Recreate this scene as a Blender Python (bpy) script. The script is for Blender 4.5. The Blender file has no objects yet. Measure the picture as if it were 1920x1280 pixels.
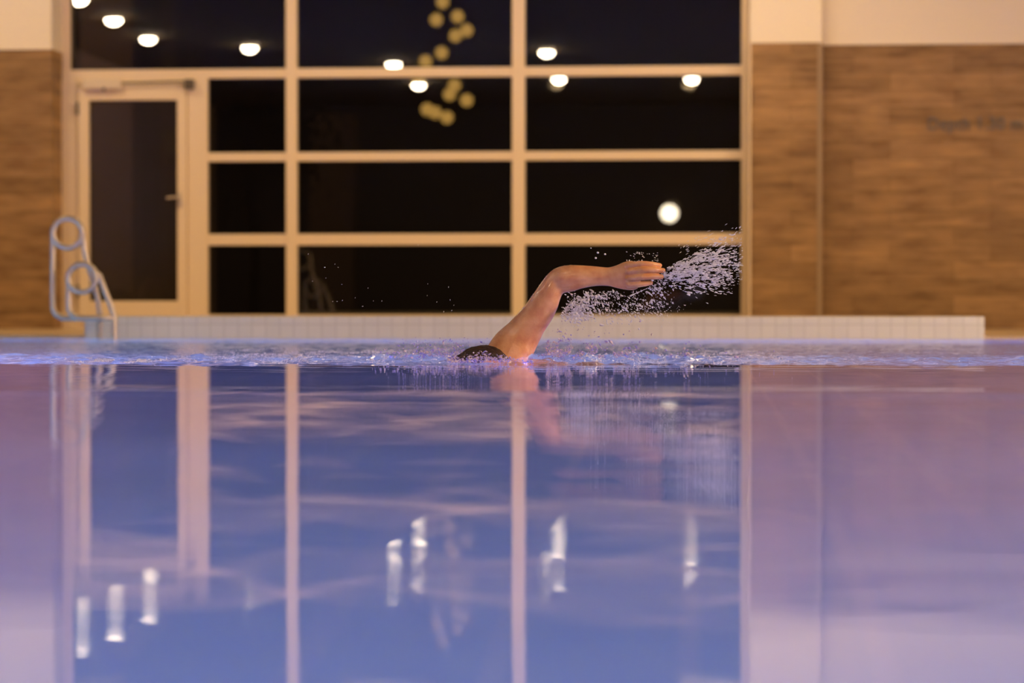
import bpy, bmesh, math, random
import numpy as np
from mathutils import Vector, Matrix, noise

random.seed(7); rng = np.random.default_rng(7)
sc = bpy.context.scene
COL = sc.collection
R = math.radians
PI = math.pi

# ------------------------------------------------------------------ camera
F = 85 / 36 * 1920
CAM = Vector((0, 0, 0.243))
YAW, PITCH = R(4.2), math.atan(70 / F)
cd = bpy.data.cameras.new('camera'); cam = bpy.data.objects.new('camera', cd); COL.objects.link(cam)
cam.location = CAM; cam.rotation_euler = (PI / 2 - PITCH, 0, YAW)
cd.lens = 85; cd.sensor_width = 36; cd.clip_start = 0.05; cd.clip_end = 200
cd.dof.use_dof = True; cd.dof.focus_distance = 10.1; cd.dof.aperture_fstop = 1.75
sc.camera = cam
M = cam.rotation_euler.to_matrix()

def at(px, py, Y):
    """point of the plane y = Y seen at this place of the photograph"""
    d = M @ Vector(((px - 960) / F, -(py - 640) / F, -1))
    return CAM + d * ((Y - CAM.y) / d.y)
def AX(px, Y, py=400): return at(px, py, Y).x
def AZ(px, py, Y): return at(px, py, Y).z

# ------------------------------------------------------------------ helpers
def tag(o, label=None, cat=None, group=None, kind=None):
    if label: o['label'] = label
    if cat: o['category'] = cat
    if group: o['group'] = group
    if kind: o['kind'] = kind
    return o
def empty(name, loc=(0, 0, 0)):
    o = bpy.data.objects.new(name, None); COL.objects.link(o); o.location = loc
    o.empty_display_size = .1
    return o
def link(name, me, mat, parent=None):
    o = bpy.data.objects.new(name, me); COL.objects.link(o)
    if mat: me.materials.append(mat)
    if parent:
        o.parent = parent
        o.matrix_parent_inverse = Matrix.Translation(-parent.location)
    return o
def obj(name, bm, mat, parent=None, smooth=False):
    me = bpy.data.meshes.new(name); bm.normal_update(); bm.to_mesh(me); bm.free()
    if smooth:
        me.polygons.foreach_set('use_smooth', [True] * len(me.polygons))
    return link(name, me, mat, parent)
def box(bm, x0, x1, y0, y1, z0, z1, bev=0):
    r = bmesh.ops.create_cube(bm, size=1)
    for v in r['verts']:
        v.co = Vector((x0 + (v.co.x + .5) * (x1 - x0), y0 + (v.co.y + .5) * (y1 - y0), z0 + (v.co.z + .5) * (z1 - z0)))
    if bev:
        es = list({e for v in r['verts'] for e in v.link_edges})
        bmesh.ops.bevel(bm, geom=es, offset=bev, segments=2, affect='EDGES', profile=.6)
def tube(bm, pts, rad, n=14, closed=False, flat=1.0):
    """tube with a radius per point; parallel transported frame"""
    pts = [Vector(p) for p in pts]; N = len(pts)
    rads = rad if isinstance(rad, (list, tuple)) else [rad] * N
    rings = []
    t0 = (pts[1] - pts[0]).normalized()
    u = t0.orthogonal().normalized()
    for i, p in enumerate(pts):
        if closed: t = (pts[(i + 1) % N] - pts[i - 1]).normalized()
        else: t = (pts[min(i + 1, N - 1)] - pts[max(i - 1, 0)]).normalized()
        u = (u - t * u.dot(t)).normalized(); w = t.cross(u)
        rings.append([bm.verts.new(p + (u * math.cos(a) + w * math.sin(a) * flat) * rads[i])
                      for a in [2 * PI * k / n for k in range(n)]])
    for i in range(N if closed else N - 1):
        a, b = rings[i], rings[(i + 1) % N]
        for k in range(n):
            bm.faces.new((a[k], a[(k + 1) % n], b[(k + 1) % n], b[k]))
    if not closed:
        bm.faces.new(rings[0][::-1]); bm.faces.new(rings[-1])
def loft(bm, secs, n=24):
    """closed body through elliptic sections: (centre, axis u, axis v, ru, rv)"""
    rings = []
    for c, u, v, ru, rv in secs:
        c = Vector(c); u = Vector(u).normalized(); v = Vector(v).normalized()
        rings.append([bm.verts.new(c + u * ru * math.cos(2 * PI * k / n) + v * rv * math.sin(2 * PI * k / n)) for k in range(n)])
    for a, b in zip(rings, rings[1:]):
        for k in range(n):
            bm.faces.new((a[k], a[(k + 1) % n], b[(k + 1) % n], b[k]))
    bm.faces.new(rings[0][::-1]); bm.faces.new(rings[-1])
def ball(bm, c, r, seg=20, rot=None):
    m = bmesh.ops.create_uvsphere(bm, u_segments=seg, v_segments=seg // 2 + 2, radius=1)
    S = Matrix.Diagonal(Vector(r if hasattr(r, '__len__') else (r, r, r)))
    if rot is not None: S = rot @ S
    for v in m['verts']: v.co = S @ v.co + Vector(c)
def smooth_path(pts, n=8):
    """Catmull-Rom through the points"""
    P = [Vector(p) for p in pts]; P = [P[0] * 2 - P[1]] + P + [P[-1] * 2 - P[-2]]
    out = []
    for i in range(1, len(P) - 2):
        for k in range(n):
            t = k / n; a, b, c, d = P[i - 1], P[i], P[i + 1], P[i + 2]
            out.append(.5 * ((2 * b) + (c - a) * t + (2 * a - 5 * b + 4 * c - d) * t * t + (3 * b - a - 3 * c + d) * t ** 3))
    out.append(P[-2]); return out

# ------------------------------------------------------------------ materials
def mat(name, base=(.5, .5, .5), rough=.5, metal=0, spec=.5, **kw):
    m = bpy.data.materials.new(name); m.use_nodes = True
    b = m.node_tree.nodes['Principled BSDF']
    b.inputs['Base Color'].default_value = (*base, 1); b.inputs['Roughness'].default_value = rough
    b.inputs['Metallic'].default_value = metal; b.inputs['Specular IOR Level'].default_value = spec
    for k, v in kw.items(): b.inputs[k].default_value = v
    return m
def nd(m, t, **kw):
    n = m.node_tree.nodes.new(t)
    for k, v in kw.items(): setattr(n, k, v)
    return n
def lk(m, a, b): m.node_tree.links.new(a, b)
def bsdf(m): return m.node_tree.nodes['Principled BSDF']
def coords(m, scale=(1, 1, 1), rot=(0, 0, 0)):
    g = nd(m, 'ShaderNodeNewGeometry'); mp = nd(m, 'ShaderNodeMapping')
    mp.inputs['Scale'].default_value = scale; mp.inputs['Rotation'].default_value = rot
    lk(m, g.outputs['Position'], mp.inputs['Vector']); return mp.outputs['Vector']
def ramp(m, fac, stops):
    r = nd(m, 'ShaderNodeValToRGB'); cr = r.color_ramp
    while len(cr.elements) < len(stops): cr.elements.new(.5)
    for e, (p, c) in zip(cr.elements, stops): e.position = p; e.color = (*c, 1)
    lk(m, fac, r.inputs['Fac']); return r.outputs['Color']
def mixc(m, a, b, fac, mode='MIX'):
    x = nd(m, 'ShaderNodeMix', data_type='RGBA', blend_type=mode)
    if isinstance(fac, (int, float)): x.inputs[0].default_value = fac
    else: lk(m, fac, x.inputs[0])
    for s, v in ((6, a), (7, b)):
        if isinstance(v, tuple): x.inputs[s].default_value = (*v, 1)
        else: lk(m, v, x.inputs[s])
    return x.outputs[2]
def grain(m, sock, fac=.06, scale=30):
    """faint mottling of an otherwise plain paint"""
    n = nd(m, 'ShaderNodeTexNoise'); n.inputs['Scale'].default_value = scale
    lk(m, coords(m), n.inputs['Vector'])
    return mixc(m, sock, n.outputs['Color'], fac, 'SOFT_LIGHT')
def plain(name, base, rough=.5, **kw):
    m = mat(name, base, rough, **kw); lk(m, grain(m, (*base,)), bsdf(m).inputs['Base Color']); return m

def wood_planks():
    m = mat('wood_look_planks', rough=.5, spec=.3)
    # x and z run over the wall
    v = coords(m, (1, 1, 1), (PI / 2, 0, 0))
    br = nd(m, 'ShaderNodeTexBrick'); br.offset = .37; br.offset_frequency = 2
    br.inputs['Scale'].default_value = 1; br.inputs['Brick Width'].default_value = .9; br.inputs['Row Height'].default_value = .155
    br.inputs['Mortar Size'].default_value = .0018; br.inputs['Mortar Smooth'].default_value = .3; br.inputs['Bias'].default_value = 0
    br.inputs['Color1'].default_value = (.36, .215, .098, 1); br.inputs['Color2'].default_value = (.255, .15, .065, 1)
    br.inputs['Mortar'].default_value = (.11, .07, .03, 1)
    lk(m, v, br.inputs['Vector'])
    n1 = nd(m, 'ShaderNodeTexNoise'); n1.inputs['Scale'].default_value = 1; n1.inputs['Detail'].default_value = 6
    lk(m, coords(m, (2.2, 2, 22)), n1.inputs['Vector'])
    n2 = nd(m, 'ShaderNodeTexNoise'); n2.inputs['Scale'].default_value = 1; n2.inputs['Detail'].default_value = 3
    lk(m, coords(m, (3.2, 3, 9)), n2.inputs['Vector'])
    c = mixc(m, br.outputs['Color'], ramp(m, n1.outputs['Fac'], [(.3, (.30, .27, .24)), (.7, (.72, .7, .66))]), .55, 'OVERLAY')
    c = mixc(m, c, ramp(m, n2.outputs['Fac'], [(.33, (.36, .33, .3)), (.5, (.5, .5, .5)), (.7, (.62, .6, .56))]), .75, 'OVERLAY')
    lk(m, c, bsdf(m).inputs['Base Color']); return m
def tiles(name, c1, c2, grout, w, h, rot, rough=.25, mortar=.004):
    m = mat(name, rough=rough)
    br = nd(m, 'ShaderNodeTexBrick'); br.offset = 0
    br.inputs['Scale'].default_value = 1; br.inputs['Brick Width'].default_value = w; br.inputs['Row Height'].default_value = h
    br.inputs['Mortar Size'].default_value = mortar; br.inputs['Mortar Smooth'].default_value = .1
    br.inputs['Color1'].default_value = (*c1, 1); br.inputs['Color2'].default_value = (*c2, 1); br.inputs['Mortar'].default_value = (*grout, 1)
    lk(m, coords(m, (1, 1, 1), rot), br.inputs['Vector']); lk(m, br.outputs['Color'], bsdf(m).inputs['Base Color'])
    return m

WOOD = wood_planks()
PLASTER = plain('cream_plaster', (.88, .76, .60), .8)
CEIL = plain('ceiling_paint', (.14, .09, .035), .9)
SIDE = plain('brown_side_wall', (.34, .22, .12), .8)
TRIM = plain('tan_corner_strip', (.33, .22, .12), .5)
DARKWALL = plain('dark_back_wall', (.07, .05, .035), .7)
FRAME = plain('cream_frame_paint', (.86, .68, .47), .45)
LEDGE = tiles('cream_ledge_tiles', (.93, .86, .72), (.89, .82, .68), (.76, .69, .56), .10, .10, (PI / 2, 0, 0))
DECK = tiles('sand_deck_tiles', (.66, .47, .27), (.62, .43, .24), (.4, .3, .2), .3, .3, (0, 0, 0), .35)
BASIN = tiles('pale_blue_pool_tiles', (.50, .66, .80), (.44, .60, .76), (.7, .75, .8), .25, .125, (0, 0, 0), .3, .006)
BASINW = tiles('pale_blue_pool_wall_tiles', (.50, .66, .80), (.44, .60, .76), (.7, .75, .8), .25, .125, (PI / 2, 0, 0), .3, .006)
STEEL = mat('brushed_stainless_steel', (.66, .56, .44), .34, 1)
n = nd(STEEL, 'ShaderNodeTexNoise'); n.inputs['Scale'].default_value = 60
lk(STEEL, coords(STEEL), n.inputs['Vector'])
lk(STEEL, ramp(STEEL, n.outputs['Fac'], [(.3, (.46, .46, .46)), (.7, (.60, .60, .60))]), bsdf(STEEL).inputs['Roughness'])
DARKMETAL = plain('dark_grey_metal', (.10, .075, .055), .4)
GREYLETTER = plain('grey_metal_letters', (.16, .14, .13), .4, metal=.3)

def emis(name, col, s):
    m = bpy.data.materials.new(name); m.use_nodes = True; nt = m.node_tree
    nt.nodes.remove(nt.nodes['Principled BSDF'])
    e = nt.nodes.new('ShaderNodeEmission'); e.inputs['Color'].default_value = (*col, 1); e.inputs['Strength'].default_value = s
    nt.links.new(e.outputs[0], nt.nodes['Material Output'].inputs['Surface']); return m
def glass_mat():
    m = bpy.data.materials.new('tinted_night_glass'); m.use_nodes = True; nt = m.node_tree
    nt.nodes.remove(nt.nodes['Principled BSDF'])
    t = nt.nodes.new('ShaderNodeBsdfTransparent'); t.inputs['Color'].default_value = (.22, .2, .17, 1)
    g = nt.nodes.new('ShaderNodeBsdfGlossy'); g.inputs['Roughness'].default_value = 0
    g.inputs['Color'].default_value = (1, 1, 1, 1)
    mx = nt.nodes.new('ShaderNodeMixShader'); mx.inputs[0].default_value = .09
    nt.links.new(t.outputs[0], mx.inputs[1]); nt.links.new(g.outputs[0], mx.inputs[2])
    nt.links.new(mx.outputs[0], nt.nodes['Material Output'].inputs['Surface']); return m
GLASS = glass_mat()
LAMP = emis('warm_white_diffuser', (1, .80, .54), 190)
RIM = plain('white_lamp_rim', (.7, .66, .6), .4)

# ------------------------------------------------------------------ levels
YW = 22.0            # plane of the glazing
YP = 17.0            # far pool edge
YL = 21.6            # left clad wall
YPI = 21.7           # pillar
YR = 22.0           # right clad wall
ZD = .02             # deck
HC = 4.2
XL, XR, YB = -9.5, 9.5, -4.0
PX0, PX1, PY0 = -7.5, 7.5, .9
ZB = -1.35

def struct(name, bm, m, parent=None):
    o = obj(name, bm, m, parent)
    if not parent: o['kind'] = 'structure'
    return o

# floor (deck around the basin)
bm = bmesh.new()
box(bm, XL, XR, YP, YW + .5, -.12, ZD); box(bm, XL, XR, YB, PY0, -.12, ZD)
box(bm, XL, PX0, PY0, YP, -.12, ZD); box(bm, PX1, XR, PY0, YP, -.12, ZD)
struct('floor', bm, DECK)
# basin
bm = bmesh.new(); box(bm, PX0 - .2, PX1 + .2, PY0 - .2, YP + .2, ZB - .2, ZB)
o = struct('pool_floor', bm, BASIN)
bm = bmesh.new()
box(bm, PX0 - .2, PX1 + .2, YP, YP + .2, ZB, -.121); box(bm, PX0 - .2, PX1 + .2, PY0 - .2, PY0, ZB, -.121)
box(bm, PX0 - .2, PX0, PY0, YP, ZB, -.121); box(bm, PX1, PX1 + .2, PY0, YP, ZB, -.121)
struct('pool_wall', bm, BASINW)
# raised tiled ledge on the far edge
bm = bmesh.new()
box(bm, AX(160, YP + .02, 600), AX(1845, YP + .02, 600), YP - .006, YP + .55, -.03, AZ(900, 593, YP), .008)
struct('pool_ledge', bm, LEDGE)

# ------------------------------------------------------------------ far wall
zt_l = AZ(50, 92, YL); zt_p = AZ(1470, 80.5, YPI); zt_r = AZ(1700, 82.5, YR)
xl1 = AX(98, YL); xp0 = AX(1405, YPI); xp1 = AX(1540, YPI)
bm = bmesh.new(); box(bm, XL, xl1, YL, YW + .45, ZD, zt_l); struct('wall_far_left', bm, WOOD)
bm = bmesh.new(); box(bm, XL, xl1, YL - .012, YW + .45, zt_l, HC); struct('wall_far_left_upper', bm, PLASTER)
bm = bmesh.new(); box(bm, xp0, xp1, YPI, YW + .45, ZD, zt_p); struct('wall_pillar', bm, WOOD)
bm = bmesh.new(); box(bm, xp0, xp1, YPI - .012, YW + .45, zt_p, HC); struct('wall_pillar_upper', bm, PLASTER)
bm = bmesh.new(); box(bm, xp1, XR, YR, YW + .45, ZD, zt_r); struct('wall_far_right', bm, WOOD)
bm = bmesh.new(); box(bm, xp1, XR, YR - .012, YW + .45, zt_r, HC); struct('wall_far_right_upper', bm, PLASTER)
# corner trims and cap strips
bm = bmesh.new(); box(bm, xp1 - .035, xp1 + .006, YPI - .008, YPI + .02, ZD, zt_p); struct('trim_1', bm, TRIM)
bm = bmesh.new(); box(bm, xp0 - .004, xp0 + .012, YPI - .008, YPI + .02, ZD, zt_p); struct('trim_2', bm, FRAME)
bm = bmesh.new(); box(bm, XL, xl1 + .004, YL - .02, YL + .01, zt_l - .006, zt_l + .012); struct('trim_3', bm, PLASTER)
bm = bmesh.new(); box(bm, xp1 + .01, XR, YR - .02, YR + .01, zt_r - .006, zt_r + .014); struct('trim_4', bm, PLASTER)
# other walls, ceiling
bm = bmesh.new(); box(bm, XL - .2, XL, YB - .2, YW + .5, -.1, HC); struct('wall_left', bm, SIDE)
bm = bmesh.new(); box(bm, XR, XR + .2, YB - .2, YW + .5, -.1, HC); struct('wall_right', bm, PLASTER)
bm = bmesh.new(); box(bm, XL, XR, YB - .2, YB, -.1, HC); struct('wall_back', bm, DARKWALL)
bm = bmesh.new(); box(bm, XL - .2, XR + .2, YB - .2, YW + .5, HC, HC + .2); struct('ceiling', bm, CEIL)
bm = bmesh.new(); box(bm, xl1, xp0, YW - .1, YW + .45, 3.85, HC); struct('wall_over_window', bm, PLASTER)

# ------------------------------------------------------------------ glazing
def X(px): return AX(px, YW - .06)
def Z(py, px=760): return AZ(px, py, YW - .06)
y0, y1 = YW - .06, YW + .08
win = empty('window_1', (X(760), YW, ZD)); win['kind'] = 'structure'
z_rows = [(Z(126.5), Z(144)), (Z(284.5), Z(301)), (Z(438), Z(459))]
zb = Z(590)
bm = bmesh.new()
zTop = 3.85
for a, b in ((536, 556.5), (960, 984)):
    box(bm, X(a), X(b), y0, y1, ZD, zTop, .004)
box(bm, X(1390), xp0, y0, y1, ZD, zTop)
box(bm, xl1, X(131), y0 + .03, y1, z_rows[0][1], zTop)
box(bm, xl1, X(1390), y0 + .012, y1, *z_rows[0][::-1], .004)
for r_ in z_rows[1:]: box(bm, X(389), X(1390), y0 + .012, y1, *r_[::-1], .004)
box(bm, X(389), X(1390), y0 + .012, y1, ZD, zb)
obj('window_frame', bm, FRAME, win)
bm = bmesh.new()
cols = [(556.5, 960), (984, 1390)]
rows = [(zTop, z_rows[0][0]), (z_rows[0][1], z_rows[1][0]), (z_rows[1][1], z_rows[2][0]), (z_rows[2][1], zb)]
def pane(bm, xa, xb, za, zc, y, t=.006): box(bm, xa - .004, xb + .004, y, y + t, zc - .004, za + .004)
for i, (za, zc) in enumerate(rows):
    for a, b in cols: pane(bm, X(a), X(b), za, zc, YW)
    pane(bm, X(131 if i == 0 else 389), X(536), za, zc, YW)
# single sheets: each pane one glossy face towards the hall
def sheet(name, rects, parent, y, tilt=0.0):
    bm = bmesh.new()
    for k, (xa, xb, za, zc) in enumerate(rects):
        h = (za - zc) / 2; t = tilt * (1 if k % 2 else -.6)
        vs = [bm.verts.new(p) for p in ((xa, y - h * t, zc), (xb, y - h * t + .5 * t * (xb - xa), zc), (xb, y + h * t + .5 * t * (xb - xa), za), (xa, y + h * t, za))]
        bm.faces.new(vs)
    return obj(name, bm, GLASS, parent)
bm.free()
rects = []
for i, (za, zc) in enumerate(rows):
    for a, b in [(131 if i == 0 else 389, 536)] + cols: rects.append((X(a), X(b), za, zc))
sheet('glass_pane', rects, win, YW)
sheet('glass_pane', rects, win, YW + .03, .0022)

# door
door = empty('door_1', (X(255), YW, ZD)); door['kind'] = 'structure'
bm = bmesh.new()
box(bm, xl1, X(146), y0, y1, ZD, z_rows[0][1]); box(bm, X(352), X(389), y0, y1, ZD, z_rows[0][1], .004)
box(bm, X(146), X(352), y0 + .01, y1, Z(153), z_rows[0][1])
box(bm, X(146), X(352), y0 + .02, y1, ZD, Z(597, 250))
obj('door_frame', bm, FRAME, door)
bm = bmesh.new()
dy = y0 - .03
box(bm, X(148), X(168), dy, y0 + .04, Z(597, 250), Z(155), .005); box(bm, X(333.5), X(351), dy, y0 + .04, Z(597, 250), Z(155), .005)
box(bm, X(168), X(333.5), dy, y0 + .04, Z(185), Z(155), .005); box(bm, X(168), X(333.5), dy, y0 + .04, Z(597, 250), Z(564), .005)
leaf = obj('door_leaf', bm, FRAME, door)
r_ = [(X(167), X(334), Z(184), Z(565))]
sheet('glass_pane', r_, leaf, y0 + .01); sheet('glass_pane', r_, leaf, y0 + .03, .0018)
bm = bmesh.new()
tube(bm, [(X(338), dy + .002, Z(369)), (X(338), dy - .055, Z(369))], .011)
tube(bm, smooth_path([(X(339), dy - .055, Z(369)), (X(330), dy - .056, Z(369)), (X(316), dy - .05, Z(370.5))]), .012)
box(bm, X(335), X(342), dy - .008, dy + .002, Z(388), Z(360), .003)
obj('door_handle', bm, STEEL, leaf, True)
bm = bmesh.new(); box(bm, X(160), X(232), dy - .07, dy - .002, Z(165), Z(146), .012)
cl = obj('door_closer', bm, plain('closer_cream', (.74, .6, .46), .35), door)
bm = bmesh.new()
tube(bm, [(X(225), dy - .05, Z(154)), (X(362), dy - .05, Z(151))], .009)
tube(bm, [(X(200), dy - .075, Z(166)), (X(200), dy - .03, Z(160))], .016)
obj('closer_arm', bm, DARKMETAL, cl)
bm = bmesh.new(); box(bm, X(350), X(366), dy - .06, y0 + .005, Z(165), Z(147), .006)
obj('closer_bracket', bm, DARKMETAL, cl)
bm = bmesh.new()
for py in (200, 545): tube(bm, [(X(148), dy - .012, Z(py + 12)), (X(148), dy - .012, Z(py - 12))], .012)
obj('hinge', bm, DARKMETAL, leaf)

# ------------------------------------------------------------------ depth lettering on the right wall
cu = bpy.data.curves.new('t', 'FONT'); cu.body = 'Depth 1.30 m'; cu.size = .19; cu.extrude = .008; cu.space_character = 1.08
to = bpy.data.objects.new('t', cu); COL.objects.link(to)
bpy.context.view_layer.update()
me = bpy.data.meshes.new_from_object(to.evaluated_get(bpy.context.evaluated_depsgraph_get()))
bpy.data.objects.remove(to)
wid = max(v.co.x for v in me.vertices) - min(v.co.x for v in me.vertices)
sx = (AX(1913, YR) - AX(1738, YR)) / wid
me.transform(Matrix.Translation((AX(1738, YR), YR - .01, AZ(1800, 243, YR))) @ Matrix.Rotation(PI / 2, 4, 'X') @ Matrix.Diagonal((sx, .85, 1, 1)))
dl = empty('depth_lettering', (AX(1738, YR), YR, AZ(1800, 243, YR)))
tag(dl, 'grey depth lettering mounted on the wood clad wall at far right', 'sign')
src = bmesh.new(); src.from_mesh(me); src.verts.ensure_lookup_table()
seen = set(); isl = []
for v in src.verts:
    if v.index in seen: continue
    st, comp = [v], []
    seen.add(v.index)
    while st:
        q = st.pop(); comp.append(q)
        for e in q.link_edges:
            w_ = e.other_vert(q)
            if w_.index not in seen: seen.add(w_.index); st.append(w_)
    isl.append([min(q.co.x for q in comp), max(q.co.x for q in comp), {q.index for q in comp}])
isl.sort(key=lambda t_: t_[0]); merged = []
for i_ in isl:
    if merged and i_[0] < merged[-1][1] - 1e-4: merged[-1][1] = max(merged[-1][1], i_[1]); merged[-1][2] |= i_[2]
    else: merged.append(i_)
for _, _, ids in merged:
    b_ = src.copy(); bmesh.ops.delete(b_, geom=[q for q in b_.verts if q.index not in ids], context='VERTS')
    obj('letter', b_, GREYLETTER, dl)
src.free()

# ------------------------------------------------------------------ pool ladder with two ring topped rails
def railpts(pts, Y): return [at(a, b, Y) for a, b in pts]
lad = empty('pool_ladder', (AX(150, 16.85), 16.85, ZD))
tag(lad, 'stainless steel pool ladder with two ring-topped handrails beside the glass door', 'ladder')
TR = .0215
def arc(cx, cy, r, a0, a1, n=14): return [(cx + r * math.cos(R(a0 + (a1 - a0) * k / n)), cy - r * math.sin(R(a0 + (a1 - a0) * k / n))) for k in range(n + 1)]
YA, YBk = 16.86, 16.78
bm = bmesh.new()
pA = [(187, 760), (187, 640), (187, 585), (184, 562), (176, 530), (166, 498), (158, 466)] + arc(127, 437, 28, -5, 180) + [(99, 470), (99, 530), (99, 566)] + arc(123, 572, 24, 180, 270, 6)[1:] + [(150, 596), (190, 596)]
tube(bm, railpts(pA, YA), TR, 14)
hr = obj('handrail', bm, STEEL, lad, True)
bm = bmesh.new(); tube(bm, railpts(arc(127, 437, 27.5, 0, 352, 35), YA - .012), TR, 14, True); obj('ring', bm, STEEL, hr, True)
bm = bmesh.new()
pB = [(214, 760), (214, 640), (214, 592), (208, 572), (196, 543), (186, 516)] + arc(155, 521, 26, 25, 180) + [(129, 545), (129, 566)] + arc(152, 573, 23, 180, 270, 6)[1:] + [(180, 596), (214, 596)]
tube(bm, railpts(pB, YBk), TR, 14)
hr2 = obj('handrail', bm, STEEL, lad, True)
bm = bmesh.new(); tube(bm, railpts(arc(154, 521, 26, 0, 352, 35), YBk - .012), TR, 14, True); obj('ring', bm, STEEL, hr2, True)
for zz in (-.28, -.55):
    bm = bmesh.new(); a = AX(187, YA); b = AX(214, YBk)
    box(bm, a - .02, b + .02, YBk - .01, YP, zz, zz + .03, .006); obj('tread', bm, STEEL, lad)

# ------------------------------------------------------------------ lamps
def lamp(name, loc, rad, lab, cat, grp, m=LAMP, vert=False, depth=.035):
    t = empty(name, loc); tag(t, lab, cat, grp)
    bm = bmesh.new()
    ax = Vector((0, 1, 0)) if vert else Vector((0, 0, -1))
    L = Vector(loc)
    tube(bm, [L, L + ax * depth], rad * 1.12, 28); obj('lamp_rim', bm, RIM, t)
    bm = bmesh.new(); tube(bm, [L + ax * (depth + .001), L + ax * (depth + .03), L + ax * (depth + .055), L + ax * (depth + .075)], [rad, rad * .93, rad * .72, rad * .35], 28); obj('diffuser', bm, m, t)
    return t
for px, py in ((148, 4), (213, 42), (278, 77), (468, 94), (738, 124), (785, 163), (1025, 102), (1048, 152), (1297, 152)):
    d = at(px, py, 1.0) - CAM
    k = (HC - .075 - CAM.z) / d.z
    Xv, Yv = CAM.x + d.x * k, k
    lamp('ceiling_lamp', (Xv, 2 * YW - Yv, HC), .112, 'round warm white ceiling lamp reflected in the dark window', 'lamp', 'ceiling lamps over the pool')
p = at(1255, 400, 2 * YW - YB); lamp('wall_lamp', (p.x, YB, p.z), .16, 'round wall lamp reflected in the right-hand window pane', 'lamp', None, emis('wall_lamp_diffuser', (1, .84, .60), 26), vert=True)
d = at(173, 317, 2 * (y0 + .01) - YB); lamp('wall_lamp', (d.x, YB, d.z), .10, 'small round wall lamp reflected at the left edge of the door glass', 'lamp', None, emis('dim_wall_lamp', (1, .7, .4), 12), vert=True)

def area(name, loc, size, power, col, rot=(0, 0, 0), sy=None, vis=False):
    l = bpy.data.lights.new(name, 'AREA'); l.energy = power; l.color = col; l.size = size
    if sy: l.shape = 'RECTANGLE'; l.size_y = sy
    o = bpy.data.objects.new(name, l); COL.objects.link(o); o.location = loc; o.rotation_euler = rot
    return o
WARM = (1, .70, .34)
# added unseen area lights: wall wash by the glazing, fill from the right side
for x in (-6.5, -3, .5, 6.5):
    area('added_fill_light', (x, 19.7, HC - .03), 1.2, 75, WARM, (R(8), 0, 0))
area('added_fill_light', (AX(1475, 19), 18.9, HC - .03), .4, 26, (1, .72, .42), (R(25), 0, 0))  # added unseen light that brightens the pillar
for y, tilt in ((3, 20), (7.5, 12), (12, 5)):
    area('added_fill_light', (7.9, y, HC - .25), 1.5, 600, (1, .70, .40), (0, R(38), 0))

# underwater lighting
def ulight(loc, rot, power, col, sx=.5, sy=3):
    o = area('underwater_light', loc, sx, power, col, rot, sy); o.data.spread = R(115); return o
VIO = (.36, .28, 1.0); BLU = (.16, .42, 1.0); CYA = (.16, .60, 1.0)
for y, c, pw in ((2.2, (.28, .42, .90), 440), (5.4, (.36, .31, 1), 320), (8.2, (.36, .30, .9), 200), (10.9, VIO, 400), (12.9, (.18, .40, .9), 110), (15.3, CYA, 70)):
    ulight((PX0 + .05, y, -.6), (0, R(-90), 0), pw, c)
    ulight((PX1 - .05, y, -.6), (0, R(90), 0), pw, c)

# ------------------------------------------------------------------ water surface
XS, XH = AX(955, 10.1, 660), AX(905, 10.0, 660)
xs = np.concatenate([np.linspace(PX0, -4.6, 40)[:-1], np.arange(-4.6, -2.9, .03), np.arange(-2.9, 2.5, .011), np.arange(2.5, 4.6, .03), np.linspace(4.6, PX1, 40)])
ys = np.concatenate([np.arange(PY0, 9.2, .045), np.arange(9.2, 11.2, .018), np.arange(11.2, YP, .045), [YP]])
GX, GY = np.meshgrid(xs, ys)
def waves(GX, GY, n, l0, l1, slope, spread, seed, power=1.0):
    r = np.random.default_rng(seed); H = np.zeros_like(GX)
    for _ in range(n):
        lam = l0 * (l1 / l0) ** r.random(); th = PI / 2 + spread * r.normal()
        k = 2 * PI / lam; H += slope * lam / (2 * PI) / math.sqrt(n) * np.sin(k * (math.cos(th) * GX + math.sin(th) * GY) + r.random() * 6.28)
    return H
def sst(a, b, x):
    t = np.clip((x - a) / (b - a), 0, 1); return t * t * (3 - 2 * t)
edge = 9.62 + .05 * np.sin(GX * 1.3 + 1) + .03 * np.sin(GX * 4.1)
wr = sst(0, .18, GY - edge)
fade = 1 - .72 * sst(10.5, 12.2, GY)
calm = waves(GX, GY, 34, .10, .34, .012, .25, 3) + waves(GX, GY, 8, .9, 2.2, .003, .15, 4)
rough = waves(GX, GY, 40, .05, .22, .50, 1.3, 5) + waves(GX, GY, 24, .3, 1.1, .09, .9, 6)
lumps = waves(GX, GY, 30, .04, .12, .55, 1.6, 8)
sw = np.exp(-((GX - (XS + .12)) / .8) ** 2 - ((GY - 10.35) / .5) ** 2)
Hh = calm * (1 - .6 * sst(4.5, 8.5, GY)) * (1 - wr) + wr * fade * rough * .55 + sw * (lumps * 1.5 + .018 + .02 * np.abs(lumps) / .01 * .3) * wr
# a long low swell in the calm half
Hh += .0035 * np.exp(-((GY - 6.6) / .28) ** 2) * (1 - wr)
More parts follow.
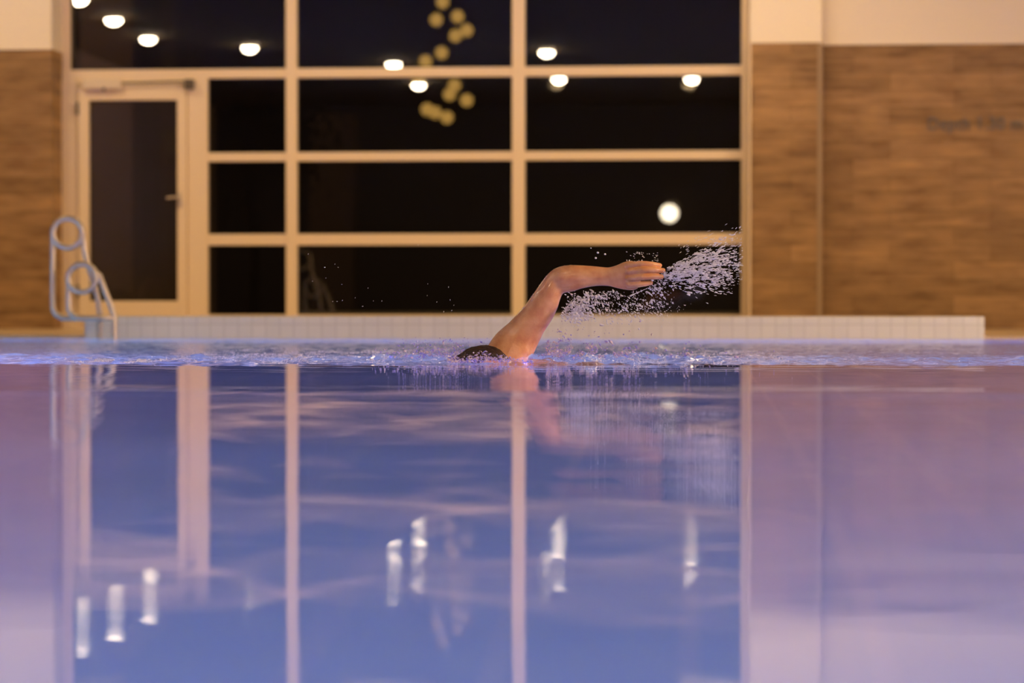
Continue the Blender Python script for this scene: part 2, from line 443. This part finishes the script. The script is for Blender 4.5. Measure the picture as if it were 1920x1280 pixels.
# keep the head, arm base and edges quiet
tap = np.minimum(np.minimum(sst(PY0, PY0 + .2, GY), sst(0, .3, YP - GY)), 1)
Hh = Hh * tap
ny, nx = GX.shape
co = np.stack([GX, GY, Hh], -1).reshape(-1, 3)
idx = np.arange(ny * nx).reshape(ny, nx)
quads = np.stack([idx[:-1, :-1], idx[:-1, 1:], idx[1:, 1:], idx[1:, :-1]], -1).reshape(-1, 4)
def mesh_np(name, co, faces):
    me = bpy.data.meshes.new(name); k = faces.shape[1]
    me.vertices.add(len(co)); me.vertices.foreach_set('co', co.astype(np.float32).ravel())
    me.loops.add(faces.size); me.loops.foreach_set('vertex_index', faces.astype(np.int32).ravel())
    me.polygons.add(len(faces)); me.polygons.foreach_set('loop_start', np.arange(0, faces.size, k, dtype=np.int32))
    me.polygons.foreach_set('use_smooth', np.ones(len(faces), bool)); me.update(calc_edges=True); me.validate(); return me
WATER = mat('pool_water', (1, 1, 1), 0.0, **{'Transmission Weight': 1.0, 'IOR': 1.333})
n = nd(WATER, 'ShaderNodeTexNoise'); n.inputs['Scale'].default_value = 1; n.inputs['Detail'].default_value = 4
lk(WATER, coords(WATER, (26, 26, 26)), n.inputs['Vector'])
g = nd(WATER, 'ShaderNodeNewGeometry'); sp = nd(WATER, 'ShaderNodeSeparateXYZ'); lk(WATER, g.outputs['Position'], sp.inputs[0])
mr = nd(WATER, 'ShaderNodeMapRange'); mr.inputs['From Min'].default_value = 9.62; mr.inputs['From Max'].default_value = 9.85
mr.inputs['To Min'].default_value = 0; mr.inputs['To Max'].default_value = 1; lk(WATER, sp.outputs['Y'], mr.inputs['Value'])
b1 = nd(WATER, 'ShaderNodeBump'); b1.inputs['Distance'].default_value = .010
lk(WATER, mr.outputs['Result'], b1.inputs['Strength']); lk(WATER, n.outputs['Fac'], b1.inputs['Height'])
lk(WATER, b1.outputs['Normal'], bsdf(WATER).inputs['Normal'])
wo = link('pool_water', mesh_np('pool_water', co, quads), WATER)
tag(wo, 'blue violet pool water, glassy in front and choppy around the swimmer', 'water', kind='stuff')

# ------------------------------------------------------------------ swimmer
SKIN = mat('wet_skin', (.64, .30, .13), .5, **{'Subsurface Weight': .12, 'Subsurface Scale': .01, 'Coat Weight': .8, 'Coat Roughness': .11})
bsdf(SKIN).inputs['Subsurface Radius'].default_value = (1, .35, .18)
n = nd(SKIN, 'ShaderNodeTexNoise'); n.inputs['Scale'].default_value = 19; n.inputs['Detail'].default_value = 7
lk(SKIN, coords(SKIN), n.inputs['Vector'])
lk(SKIN, ramp(SKIN, n.outputs['Fac'], [(.3, (.62, .24, .085)), (.52, (.74, .35, .14)), (.75, (.84, .45, .22))]), bsdf(SKIN).inputs['Base Color'])
vo = nd(SKIN, 'ShaderNodeTexVoronoi'); vo.inputs['Scale'].default_value = 120; lk(SKIN, coords(SKIN), vo.inputs['Vector'])
n3 = nd(SKIN, 'ShaderNodeTexNoise'); n3.inputs['Scale'].default_value = 18; lk(SKIN, coords(SKIN), n3.inputs['Vector'])
mm = nd(SKIN, 'ShaderNodeMath', operation='MULTIPLY')
cr = ramp(SKIN, vo.outputs['Distance'], [(.0, (1, 1, 1)), (.35, (0, 0, 0))]); c2 = ramp(SKIN, n3.outputs['Fac'], [(.5, (0, 0, 0)), (.62, (1, 1, 1))])
lk(SKIN, cr, mm.inputs[0]); lk(SKIN, c2, mm.inputs[1])
b2 = nd(SKIN, 'ShaderNodeBump'); b2.inputs['Strength'].default_value = .8; b2.inputs['Distance'].default_value = .004
lk(SKIN, mm.outputs[0], b2.inputs['Height']); lk(SKIN, b2.outputs['Normal'], bsdf(SKIN).inputs['Coat Normal'])
b3 = nd(SKIN, 'ShaderNodeBump'); b3.inputs['Strength'].default_value = .7; b3.inputs['Distance'].default_value = .002
n4 = nd(SKIN, 'ShaderNodeTexNoise'); n4.inputs['Scale'].default_value = 70; n4.inputs['Detail'].default_value = 4; lk(SKIN, coords(SKIN), n4.inputs['Vector'])
lk(SKIN, n4.outputs['Fac'], b3.inputs['Height']); lk(SKIN, b3.outputs['Normal'], bsdf(SKIN).inputs['Normal'])

PXM = 10.12 / F            # metres per photo pixel at the swimmer
YS = 10.12
sw_root = empty('person', (XS, YS, 0))
tag(sw_root, 'swimmer with dark wet hair, one bent arm raised above the water mid-stroke', 'person')
body = bmesh.new()
# (top edge, bottom edge) pairs of the arm's outline, depth of its middle
outline = [((906, 700), (990, 706), 10.10), ((910, 664), (996, 680), 10.11), ((916, 646), (1001, 662), 10.12), ((932, 624), (1009, 645), 10.13), ((955, 604), (1020, 622), 10.13),
           ((979, 578), (1036, 597), 10.13), ((997, 555), (1045, 578), 10.125), ((1013, 532), (1050, 562), 10.12), ((1027, 514), (1055, 551), 10.12),
           ((1041, 503), (1063, 548), 10.115), ((1060, 497.5), (1075, 546), 10.11), ((1088, 497), (1090, 541), 10.10), ((1117, 499), (1117, 536), 10.09),
           ((1140, 501), (1140, 536), 10.08), ((1156, 497), (1157, 540), 10.07), ((1170, 491), (1172, 543), 10.06), ((1184, 489), (1186, 544), 10.055), ((1196, 491), (1196, 541), 10.05)]
ratio = [.62, .62, .62, .66, .74, .82, .88, .92, .92, .9, .88, .86, .74, .62, .5, .38, .31, .26]
secs = []
for (a, b, Y), q in zip(outline, ratio):
    A = at(a[0], a[1], Y); B = at(b[0], b[1], Y); c = (A + B) / 2; u = (A - B); ru = u.length / 2
    secs.append((c, u, Vector((0, 1, 0)), ru, ru * q))
# densify
def dens(secs, n=4):
    out = []
    S = [secs[0]] + secs + [secs[-1]]
    def cr(a, b, c, d, t): return .5 * ((2 * b) + (c - a) * t + (2 * a - 5 * b + 4 * c - d) * t * t + (3 * b - a - 3 * c + d) * t ** 3)
    for i in range(1, len(S) - 2):
        for k in range(n):
            t = k / n; s = S[i - 1:i + 3]
            out.append((cr(*[Vector(x[0]) for x in s], t), Vector(s[1][1]).normalized().lerp(Vector(s[2][1]).normalized(), t), s[1][2], cr(*[x[3] for x in s], t), cr(*[x[4] for x in s], t)))
    out.append(secs[-1]); return out
loft(body, dens(secs), 32)
# knuckles, fingers
def P(px, py, Y): return at(px, py, Y)
fingers = [  # knuckle, middle joint, end joint, tip, radii
    [(1178, 497.5, 10.045), (1203, 494.5, 10.03), (1223, 495.5, 10.035), (1237, 497.5, 10.047)],
    [(1180, 509, 10.038), (1206, 506.5, 10.018), (1228, 506, 10.024), (1243, 507, 10.038)],
    [(1180, 521.5, 10.038), (1205, 519.5, 10.02), (1226, 518.5, 10.026), (1240, 518.8, 10.04)],
    [(1180, 533.5, 10.045), (1197, 533, 10.032), (1210, 531.5, 10.04), (1220, 530, 10.055)]]
frad = [.0126, .0138, .0138, .0128]
for f, r0 in zip(fingers, frad):
    pts = smooth_path([P(*q) for q in f], 5)
    N = len(pts); rr = [r0 * (1.08 - .28 * (i / (N - 1)) + (.06 if i in (5, 10) else 0)) for i in range(N)]
    tube(body, pts, rr, 16); ball(body, pts[-1], rr[-1] * 1.0, 14); ball(body, pts[0], r0 * 1.12, 14)
# thumb, on the far upper side of the palm
pts = smooth_path([P(1158, 506, 10.075), P(1176, 501, 10.095), P(1194, 503, 10.10), P(1208, 507, 10.098)], 5)
tube(body, pts, [.016 - .005 * i / (len(pts) - 1) for i in range(len(pts))], 14); ball(body, pts[-1], .011, 12)
# shoulder, neck, head
hx, hy, hz = AX(907, 10.0, 690), 10.0, AZ(907, 693, 10.0)
shR = Vector((XS - .02, 10.10, -.10)); shL = Vector((XS - .02, 9.80, -.17))
ball(body, shR, (.085, .075, .075)); ball(body, shL, (.085, .08, .08))
chest = Vector((XS + .22, 9.95, -.26)); pelvis = Vector((XS + .68, 9.93, -.3))
def tsec(c, rw, rh, tilt=R(25)):
    return (c, (0, math.cos(tilt), math.sin(tilt)), (0, -math.sin(tilt), math.cos(tilt)), rw, rh)
loft(body, dens([tsec(Vector((XS - .05, 9.97, -.12)), .07, .06), tsec(Vector((XS + .0, 9.96, -.17)), .17, .085), tsec(Vector((XS + .1, 9.96, -.215)), .2, .105),
                 tsec(chest, .185, .115), tsec(Vector((XS + .42, 9.94, -.28)), .15, .10), tsec(Vector((XS + .55, 9.93, -.29)), .15, .1, R(15)),
                 tsec(pelvis, .165, .11, R(8)), tsec(Vector((XS + .8, 9.93, -.3)), .12, .09, 0)]), 32)
head_c = Vector((hx, hy, hz))
tube(body, smooth_path([head_c + Vector((.03, 0, -.005)), Vector((hx + .12, 9.98, -.10)), Vector((XS + .02, 9.96, -.12))]), .058, 20)
ball(body, head_c, (.105, .078, .09), 28)                                   # skull, crown towards -x, face down
ball(body, head_c + Vector((.035, 0, -.055)), (.07, .062, .062), 24)        # jaw and face
ball(body, head_c + Vector((.0, 0, -.10)), (.017, .012, .022), 12)          # nose
ball(body, head_c + Vector((.035, 0, -.112)), (.012, .024, .010), 12)       # lips
ball(body, head_c + Vector((.075, 0, -.105)), (.02, .022, .018), 12)        # chin
for s in (-1, 1):
    ball(body, head_c + Vector((.03, s * .078, -.02)), (.026, .012, .018), 12)   # ears
    ball(body, head_c + Vector((-.03, s * .03, -.082)), (.014, .016, .012), 12)  # eye mounds
# the leading arm, stretched forward under the surface
tube(body, smooth_path([shL, Vector((XS - .24, 9.72, -.22)), Vector((XS - .5, 9.74, -.27)), Vector((XS - .6, 9.75, -.29))], 6), [.055 - .033 * i / 18 for i in range(19)], 18)
hb = Vector((XS - .6, 9.75, -.29))
ball(body, hb + Vector((-.05, 0, -.005)), (.055, .042, .015), 16)
for i, (dy_, L) in enumerate(((-.033, .055), (-.011, .075), (.011, .08), (.033, .072))):
    tube(body, [hb + Vector((-.07, dy_ * .9, -.005)), hb + Vector((-.11, dy_ * 1.1, -.008)), hb + Vector((-.11 - L * .5, dy_ * 1.2, -.014)), hb + Vector((-.11 - L, dy_ * 1.25, -.022))], [.0105, .010, .0092, .008], 10)
tube(body, [hb + Vector((-.02, .035, -.005)), hb + Vector((-.05, .062, -.01)), hb + Vector((-.08, .075, -.014))], [.013, .011, .009], 10)
# legs, kicking gently
for s, z1, z2 in ((1, -.32, -.46), (-1, -.38, -.36)):
    y_ = 9.93 + s * .09
    tube(body, smooth_path([Vector((XS + .72, y_, -.3)), Vector((XS + .98, y_ + s * .01, (z1 - .3) / 2 - .02)), Vector((XS + 1.2, y_, z1 - .02)), Vector((XS + 1.4, y_, (z1 + z2) / 2)), Vector((XS + 1.63, y_, z2))], 5),
         [.09, .088, .085, .081, .077, .072, .067, .063, .058, .054, .052, .055, .056, .054, .05, .046, .042, .038, .035, .033, .034], 20)
    tube(body, [Vector((XS + 1.61, y_, z2 - .0)), Vector((XS + 1.70, y_, z2 - .035)), Vector((XS + 1.78, y_, z2 - .03)), Vector((XS + 1.85, y_, z2 - .01))], [.036, .035, .034, .022], 14, flat=1.1)
bo = obj('body', body, SKIN, sw_root, True)
rm = bo.modifiers.new('remesh', 'REMESH'); rm.mode = 'VOXEL'; rm.voxel_size = .0026; rm.use_smooth_shade = True
sm = bo.modifiers.new('smooth', 'SMOOTH'); sm.factor = .5; sm.iterations = 3

# beads of water clinging to the upper arm and elbow
BEAD = mat('clinging_water', (1, 1, 1), .03, **{'Transmission Weight': 1.0, 'IOR': 1.333, 'Coat Weight': 1.0})
ti = bmesh.new(); bmesh.ops.create_icosphere(ti, subdivisions=2, radius=1)
IV0 = np.array([v.co[:] for v in ti.verts]); IF0 = np.array([[v.index for v in f.verts] for f in ti.faces]); ti.free()
DS = dens(secs); C_, F_ = [], []
for k in range(420):
    i = random.randint(8, 42); c, u, v, ru, rv = DS[i]
    a = PI + random.uniform(-.45, 1.45) if random.random() < .75 else PI + random.uniform(-.5, .3)
    # u points from the lower to the upper outline, v away from the camera
    ang = random.triangular(-PI * .52, 0.15, -.45)
    c = Vector(c).lerp(Vector(DS[i + 1][0]), random.random()) if i < len(DS) - 1 else Vector(c)
    if noise.noise(Vector((i * .35, ang * 2.5, 4))) < -.12: continue
    p = c + Vector(u).normalized() * ru * math.cos(ang) + Vector(v) * rv * math.sin(ang)
    r = random.uniform(.0006, .0015)
    C_.append(IV0 * np.array([r, r, r * random.uniform(1, 1.8)]) + np.array(p)); F_.append(IF0 + len(F_) * len(IV0))
wb = link('water_beads', mesh_np('water_beads', np.concatenate(C_), np.concatenate(F_)), BEAD, sw_root)
wb['kind'] = 'stuff'

# hair: wet strands combed flat over the back of the head
HAIR = mat('dark_wet_hair', (.035, .018, .010), .45, **{'Coat Weight': .25, 'Coat Roughness': .2})
n = nd(HAIR, 'ShaderNodeTexNoise'); n.inputs['Scale'].default_value = 1; n.inputs['Detail'].default_value = 4
lk(HAIR, coords(HAIR, (25, 260, 120)), n.inputs['Vector'])
lk(HAIR, ramp(HAIR, n.outputs['Fac'], [(.35, (.012, .006, .004)), (.7, (.085, .042, .02))]), bsdf(HAIR).inputs['Base Color'])
hb_ = nd(HAIR, 'ShaderNodeBump'); hb_.inputs['Strength'].default_value = .6; hb_.inputs['Distance'].default_value = .003
lk(HAIR, n.outputs['Fac'], hb_.inputs['Height']); lk(HAIR, hb_.outputs['Normal'], bsdf(HAIR).inputs['Normal'])
bm = bmesh.new()
NU, NV = 96, 40; grid = []
for j in range(NV + 1):
    th = PI * .60 * j / NV; row = []
    for i in range(NU):
        ph = 2 * PI * i / NU
        d = Vector((math.sin(th) * math.cos(ph), math.sin(th) * math.sin(ph), math.cos(th)))
        rg = noise.noise(Vector((d.y * 14, d.x * 2.5, d.z * 3))) * .005 + abs(noise.noise(Vector((d.y * 30, d.x * 4, 5)))) * .004
        r = Vector((.112 + (.03 * max(0, -d.x) ** 3), .086, .100))
        row.append(bm.verts.new(head_c + Vector((d.x * r.x, d.y * r.y, d.z * r.z)) + d * rg))
    grid.append(row)
for j in range(NV):
    for i in range(NU):
        if j == 0:
            if i % 2 == 0: pass
        bm.faces.new((grid[j][i], grid[j + 1][i], grid[j + 1][(i + 1) % NU], grid[j][(i + 1) % NU]))
bmesh.ops.remove_doubles(bm, verts=bm.verts[:], dist=1e-5)
# loose clumps trailing at the crown side
for k in range(46):
    y_ = random.uniform(-.07, .05); a = random.uniform(.1, .9)
    st = head_c + Vector((-.06 - .04 * a, y_, .085 - .06 * a))
    L = random.uniform(.03, .09)
    pts = smooth_path([st, st + Vector((-L * .5, random.uniform(-.01, .01), -.012 - .02 * a)), st + Vector((-L, random.uniform(-.02, .02), -.035 - .03 * random.random()))], 4)
    tube(bm, pts, [.0045 * (1 - .85 * i / (len(pts) - 1)) for i in range(len(pts))], 6)
obj('hair', bm, HAIR, sw_root, True)
# swimming shorts
bm = bmesh.new()
loft(bm, dens([tsec(Vector((XS + .52, 9.93, -.288)), .158, .108, R(15)), tsec(Vector((XS + .6, 9.93, -.294)), .168, .114, R(12)), tsec(pelvis, .175, .12, R(8)), tsec(Vector((XS + .8, 9.93, -.3)), .16, .11, 0)]), 32)
for s, z1 in ((1, -.32), (-1, -.38)):
    y_ = 9.93 + s * .09
    tube(bm, [Vector((XS + .76, y_, -.3)), Vector((XS + .9, y_, (z1 - .3) / 2 - .01)), Vector((XS + 1.0, y_, (z1 - .3) / 2 - .03))], [.098, .095, .092], 20)
obj('swim_shorts', bm, plain('navy_cloth', (.02, .03, .08), .8), sw_root, True)

# ------------------------------------------------------------------ airborne water
DROP = mat('splash_water', (1, .95, .95), .15, **{'Transmission Weight': .15, 'IOR': 1.333, 'Specular IOR Level': .8})
n = nd(DROP, 'ShaderNodeTexNoise'); n.inputs['Scale'].default_value = 90; lk(DROP, coords(DROP), n.inputs['Vector'])
lk(DROP, ramp(DROP, n.outputs['Fac'], [(.3, (.92, .88, .96)), (.7, (1, .97, .95))]), bsdf(DROP).inputs['Base Color'])
t = bmesh.new(); bmesh.ops.create_icosphere(t, subdivisions=2, radius=1)
IV = np.array([v.co[:] for v in t.verts]); IF = np.array([[v.index for v in f.verts] for f in t.faces]); t.free()
def drops(name, items, mat_, label, cat, group=None, kind='stuff'):
    """items: (point, radius m, length factor, angle in the picture plane)"""
    C, Fc = [], []
    for k, (p, r, l, a) in enumerate(items):
        v = IV * (r * l, r, r)
        wob = 1 + .35 * np.sin(IV[:, :1] * 3.3 + k) * rng.random() + .22 * np.sin(IV[:, 2:] * 4 + 2 * k)
        v = v * wob
        c, s = math.cos(a), math.sin(a)
        v = np.stack([v[:, 0] * c - v[:, 2] * s, v[:, 1], v[:, 0] * s + v[:, 2] * c], -1) + np.array(p)
        C.append(v); Fc.append(IF + k * len(IV))
    o = link(name, mesh_np(name, np.concatenate(C), np.concatenate(Fc)), mat_)
    tag(o, label, cat, group, kind); return o
def W(px, py, Y): return np.array(at(px, py, Y))
# fan thrown off the fingertips
it = []
ox, oy = 1215, 520
for k in range(3000):
    u = rng.beta(1.7, 1.9)
    top = R(29) - 0.02; bot = R(-24)
    a = rng.normal(R(10), R(12))
    if not bot < a < top: continue
    dist = 24 + u * 175
    if a < R(-2): dist *= 1 - .35 * min(1, (R(-2) - a) / R(18))
    px, py = ox + dist * math.cos(a), oy - dist * math.sin(a)
    if px > 1392: continue
    dens_ = noise.noise(Vector((px / 14, py / 7, 0)))
    if dens_ < -.15 and rng.random() < .75: continue
    r = (.7 + rng.gamma(1.5, .42)) * PXM * (.40 if dist > 150 else .47)
    ln = rng.uniform(1.2, 3.4) if dist > 55 else rng.uniform(1, 2)
    it.append((W(px, py, 10.06 + rng.normal() * .06), min(r, .0028), ln * 1.6, a * .8 + rng.normal() * .12))
for k in range(60):    # faint far streaks above
    px = rng.uniform(1270, 1395); py = 468 - (px - 1270) * .32 + rng.normal() * 7
    it.append((W(px, py, 10.1 + rng.normal() * .1), .5 * PXM, rng.uniform(3, 6), R(28) + rng.normal() * .1))
for k in range(45):
    it.append((W(rng.uniform(1175, 1235), rng.uniform(472, 490), 10.1), rng.uniform(.4, .8) * PXM, 2, R(-15)))
drops('splash_spray', it, DROP, 'fan of fine water spray flung off the fingertips toward the right', 'water spray')
# clumps under the forearm
it = []
for cx, cy, sx_, sy_, nn, r0 in ((1086, 578, 13, 12, 230, 1.9), (1110, 556, 12, 7, 60, 1.5), (1070, 590, 10, 6, 55, 1.4), (1140, 572, 32, 16, 190, 1.3), (1150, 546, 9, 6, 30, 1.7), (1195, 572, 28, 16, 150, 1.1), (1240, 575, 24, 14, 60, .9), (1230, 540, 14, 8, 80, 1.4), (1100, 592, 30, 7, 60, 1.3)):
    for k in range(int(nn * 1.7)):
        px, py = cx + rng.normal() * sx_, cy + rng.normal() * sy_
        # keep clear of the arm
        if px < 1053 + (600 - py) * -.45 + 0: continue
        if py < 545 and px < 1215: continue
        if px < 1060 and py < 575: continue
        it.append((W(px, py, 10.1 + rng.normal() * .05), min(rng.gamma(1.8, r0 / 4.6) * PXM + .0005, .0042), rng.uniform(1, 2.8), R(-40) + rng.normal() * .5))
for (a, b, c, d) in ((1212, 541, 1183, 554), (1060, 577, 1072, 569), (1243, 520, 1262, 513), (1080, 590, 1092, 572)):   # ligaments
    for k in range(12):
        t_ = k / 11; it.append((W(a + (c - a) * t_, b + (d - b) * t_, 10.07), (.8 + 1.1 * t_ ** 3) * PXM, 1.8, math.atan2(-(d - b), c - a)))
drops('splash_drops', it, DROP, 'white clustered water splash falling below the raised forearm', 'water splash')
# low splash rising from the surface
POOLLIT = mat('pool_lit_splash_water', (.96, .9, .98), .1, **{'Transmission Weight': .3, 'IOR': 1.333})
n = nd(POOLLIT, 'ShaderNodeTexNoise'); n.inputs['Scale'].default_value = 60; lk(POOLLIT, coords(POOLLIT), n.inputs['Vector'])
lk(POOLLIT, ramp(POOLLIT, n.outputs['Fac'], [(.42, (.50, .44, 1)), (.58, (1, .82, .76))]), bsdf(POOLLIT).inputs['Base Color'])  # violet pool light is put into the drop colour, mixed with peach
it = []
for k in range(3200):
    px = 1005 + rng.gamma(1.6, 62); py = 679 - rng.gamma(1.3, 15)
    if py < 590 or px < 1003 + (672 - py) * .55 + 4: continue
    if noise.noise(Vector((px / 16, py / 16, 3))) < -.05: continue
    if py < 640 and rng.random() < (px - 1010) / 300: continue
    it.append((W(px, py, 10.15 + rng.normal() * .09), rng.gamma(2.2, .27) * PXM + .0003, rng.uniform(1, 2), rng.uniform(0, 3.1)))
for k in range(1500):
    px = rng.normal(835, 50); py = 680 - rng.gamma(2, 8)
    if py < 632 or px > 925: continue
    it.append((W(px, py, 10.3 + rng.normal() * .1), rng.gamma(2.2, .28) * PXM + .0004, rng.uniform(1, 1.8), rng.uniform(0, 3.1)))
drops('splash_foam', it, POOLLIT, 'foam and drops with lilac pool light painted in, bursting from the surface around the shoulder', 'water splash')
# beads breaking over the hair
it = []
for k in range(1100):
    px = rng.uniform(838, 1000); py = 680 + rng.normal() * 5.5 - 7 * math.exp(-((px - 905) / 30) ** 2) + (4 if px > 950 else 0)
    if py > 690: continue
    it.append((W(px, py, 9.86 + rng.normal() * .05), rng.gamma(2.2, .3) * PXM + .0004, rng.uniform(1, 2.6), rng.normal() * .5))
drops('surface_foam', it, POOLLIT, 'strip of violet bubbly foam washing over the swimmer\'s hair', 'water foam')
it = []  # white beads stand in for light glints on the fine ripples
def upper(px):
    if px < 850: return 681 - 26 * min(1, max(0, (px - 120) / 430)) - 4 * math.sin(px / 60)
    return 676 - 18 * math.exp(-((px - 1370) / 110) ** 2)
for k in range(13000):
    px = rng.uniform(120, 870) if k % 3 else rng.uniform(1090, 1480)
    u = rng.random() ** .8; py = 682.5 - (683 - upper(px)) * u
    if noise.noise(Vector((px / 40, py / 4, 9))) < .02: continue
    Y_ = CAM.y + (CAM.z * F) / (py - 570 + .001) * .9986
    if Y_ < 9.66: continue
    q_ = W(px, py, Y_); hz_ = Hh[min(np.searchsorted(ys, q_[1]), len(ys) - 1), min(np.searchsorted(xs, q_[0]), len(xs) - 1)]
    it.append((np.array([q_[0], q_[1], max(hz_, 0) + .002]), rng.gamma(2.0, .24) * PXM + .0003, rng.uniform(1, 1.4), 0))
drops('glint_beads', it, DROP, 'white beads painted in as light glints on the choppy water beside the swimmer', 'water spray')

# stray single drops
one = mesh_np('water_drop', IV.copy(), IF.copy()); one.materials.append(DROP)
def single(px, py, r, l, a, lab, grp, Y=10.05):
    o = bpy.data.objects.new('water_drop', one); COL.objects.link(o)
    o.location = at(px, py, Y); o.scale = (r * l * PXM, r * PXM, r * PXM); o.rotation_euler = (0, -a, 0)
    tag(o, lab, 'water drop', grp)
for px, py, a in ((578, 476, 60), (609, 501, 0), (634, 501, -20), (628, 495, 80), (611, 521, 10), (586, 527, 5), (641, 533, 0), (690, 540, 80), (624, 565, 75), (632, 565, 0), (642, 563, 45), (666, 558, 60),
                  (680, 574, 10), (700, 564, 85), (716, 564, 80), (801, 554, 80), (841, 538, 85), (844, 562, 90), (851, 572, 60), (847, 582, 40), (832, 584, 80), (802, 532, 80), (819, 566, 50), (784, 459, 80)):
    single(px, py, random.uniform(.35, .6), 2.6, R(a), 'tiny stray water drop against the dark window left of the arm', 'stray drops left of the arm')
for px, py, r in ((1121, 473.5, 2.0), (1134.5, 476.5, 1.9), (1117, 483.5, 2.0), (1108, 465, 1.2)):
    single(px, py, r * .95, 1.2, R(-20), 'small round white water drop hanging above the forearm', 'drops above the forearm')

# ------------------------------------------------------------------ night garden behind the glass
GRASS = plain('dark_terrace', (.12, .10, .08), .9)
bm = bmesh.new(); box(bm, -14, 14, YW + .5, 45, -.12, -.02); struct('ground', bm, GRASS)
PALE = plain('pale_render', (.42, .33, .27), .9)
bm = bmesh.new(); box(bm, AX(150, 30), AX(250, 30), 30, 30.4, -.02, 4.2, .02)
o = obj('garden_pier', bm, PALE); tag(o, 'dim brown masonry pier outside behind the door glass', 'pier')
bm = bmesh.new(); box(bm, AX(580, 31), AX(665, 31), 31, 31.4, -.02, 2.7, .02)
o = obj('garden_pier', bm, PALE); tag(o, 'dim brown masonry pier outside behind the middle window column', 'pier')
BUSH = plain('dark_leaves', (.06, .045, .03), .8)
BARK = plain('dark_bark', (.05, .04, .03), .9)
tr = empty('tree', (AX(470, 27), 27, -.02)); tag(tr, 'dark leafy tree standing outside behind the glass beside the door', 'tree')
bm = bmesh.new(); bx = AX(470, 27)
tube(bm, smooth_path([(bx, 27, -.02), (bx + .03, 27, .8), (bx - .04, 27, 1.7), (bx, 27, 2.4)]), .07, 12)
for k in range(9):
    a = k * 2.4; tube(bm, [(bx, 27, 1.6 + .08 * k), (bx + .5 * math.cos(a), 27 + .4 * math.sin(a), 2.1 + .09 * k)], [.03, .008], 8)
obj('trunk', bm, BARK, tr)
bm = bmesh.new()
for k in range(1500):
    a, b, c = rng.normal(size=3)
    p = Vector((bx + a * .42, 27 + b * .35, 2.25 + c * .42)); q = Vector(rng.normal(size=3)).normalized() * .07; w_ = q.orthogonal().normalized() * .025
    bm.faces.new([bm.verts.new(p + q), bm.verts.new(p + w_), bm.verts.new(p - q), bm.verts.new(p - w_)])
obj('foliage', bm, BUSH, tr)
for (px, w_, h_, lab) in ((215, .30, .3, 'low pale rounded boulder outside at the left of the door glass'), (290, .28, .36, 'taller pale rounded boulder outside near the door handle side')):
    bm = bmesh.new(); cx_ = AX(px, 25)
    bmesh.ops.create_icosphere(bm, subdivisions=4, radius=1)
    for v in bm.verts:
        v.co *= 1 + .25 * noise.noise(v.co * 1.7 + Vector((px, 0, 0)))
        v.co = Vector((cx_ + v.co.x * w_ * .8, 25 + v.co.y * .2, .12 + max(-.14, v.co.z * h_)))
    o = obj('boulder', bm, plain('pale_stone', (.5, .4, .33), .9), None, True); tag(o, lab, 'boulder')
# cluster of glowing globes
GLOBE = emis('yellow_globe_glass', (1, .66, .20), 9)
CORD = plain('black_cord', (.02, .02, .02), .6)
tb = bmesh.new(); bmesh.ops.create_uvsphere(tb, u_segments=24, v_segments=14, radius=.085)
gm = bpy.data.meshes.new('globe'); tb.to_mesh(gm); tb.free(); gm.materials.append(GLOBE)
gm.polygons.foreach_set('use_smooth', [True] * len(gm.polygons))
gl = [(830, 4), (818, 37), (858, 31), (875, 57), (854, 67), (828, 99), (798, 115), (784, 152), (852, 160), (843, 177), (875, 188), (801, 205), (816, 211), (838, 220)]
places = ['topmost of all', 'left of the upper group', 'right of the upper group', 'far right above the transom', 'lower left of the far right one', 'just above the transom', 'touching the transom from above', 'just below the transom at left', 'upper of the pair below the transom', 'lower of the pair below the transom', 'far right below the transom', 'lowest row, leftmost', 'lowest row, middle', 'lowest of all']
bm = bmesh.new(); pc = at(835, 60, 32); box(bm, pc.x - .35, pc.x + .35, 31.65, 32.35, 4.6, 4.66, .01)
rose = obj('globe_canopy', bm, DARKMETAL); tag(rose, 'dark plate carrying the hanging globes outside the window', 'lamp canopy')
bm = bmesh.new(); box(bm, pc.x - 4, pc.x + 4, 31, 33, 4.66, 4.8); struct('porch_roof', bm, DARKMETAL)
bm = bmesh.new(); box(bm, pc.x - 4, pc.x - 3.8, 32.8, 33, -.02, 4.66); box(bm, pc.x + 3.8, pc.x + 4, 32.8, 33, -.02, 4.66); struct('porch_posts', bm, DARKMETAL)
for (px, py), pl in zip(gl, places):
    p = at(px, py, 32)
    g_ = empty('pendant_globe', p); tag(g_, 'glowing yellow hanging globe, ' + pl, 'pendant lamp', 'yellow globes hanging outside')
    o = link('globe', gm, None, g_); o.location = p
    bm = bmesh.new(); tube(bm, [p + Vector((0, 0, .08)), Vector((p.x, p.y, 4.6))], .003, 6); obj('cord', bm, CORD, g_)
l = bpy.data.lights.new('garden_fill_light', 'POINT'); l.energy = 600; l.color = (1, .66, .42); l.shadow_soft_size = .3  # added out-of-view light that lifts the dark garden shapes
o = bpy.data.objects.new('garden_fill_light', l); COL.objects.link(o); o.location = (-9, 27, 3.4)

# ------------------------------------------------------------------ world and render settings
w = bpy.data.worlds.new('night'); sc.world = w; w.use_nodes = True
w.node_tree.nodes['Background'].inputs['Color'].default_value = (.6, .42, .36, 1); w.node_tree.nodes['Background'].inputs['Strength'].default_value = .05
sc.view_settings.view_transform = 'Standard'; sc.view_settings.look = 'None'
sc.view_settings.exposure = 0; sc.view_settings.gamma = 1; sc.view_settings.use_curve_mapping = False
cy = sc.cycles
cy.use_denoising = True; cy.max_bounces = 10; cy.transparent_max_bounces = 12; cy.transmission_bounces = 8; cy.glossy_bounces = 6; cy.diffuse_bounces = 3
cy.sample_clamp_indirect = 20; cy.caustics_reflective = False; cy.caustics_refractive = True; cy.blur_glossy = 0
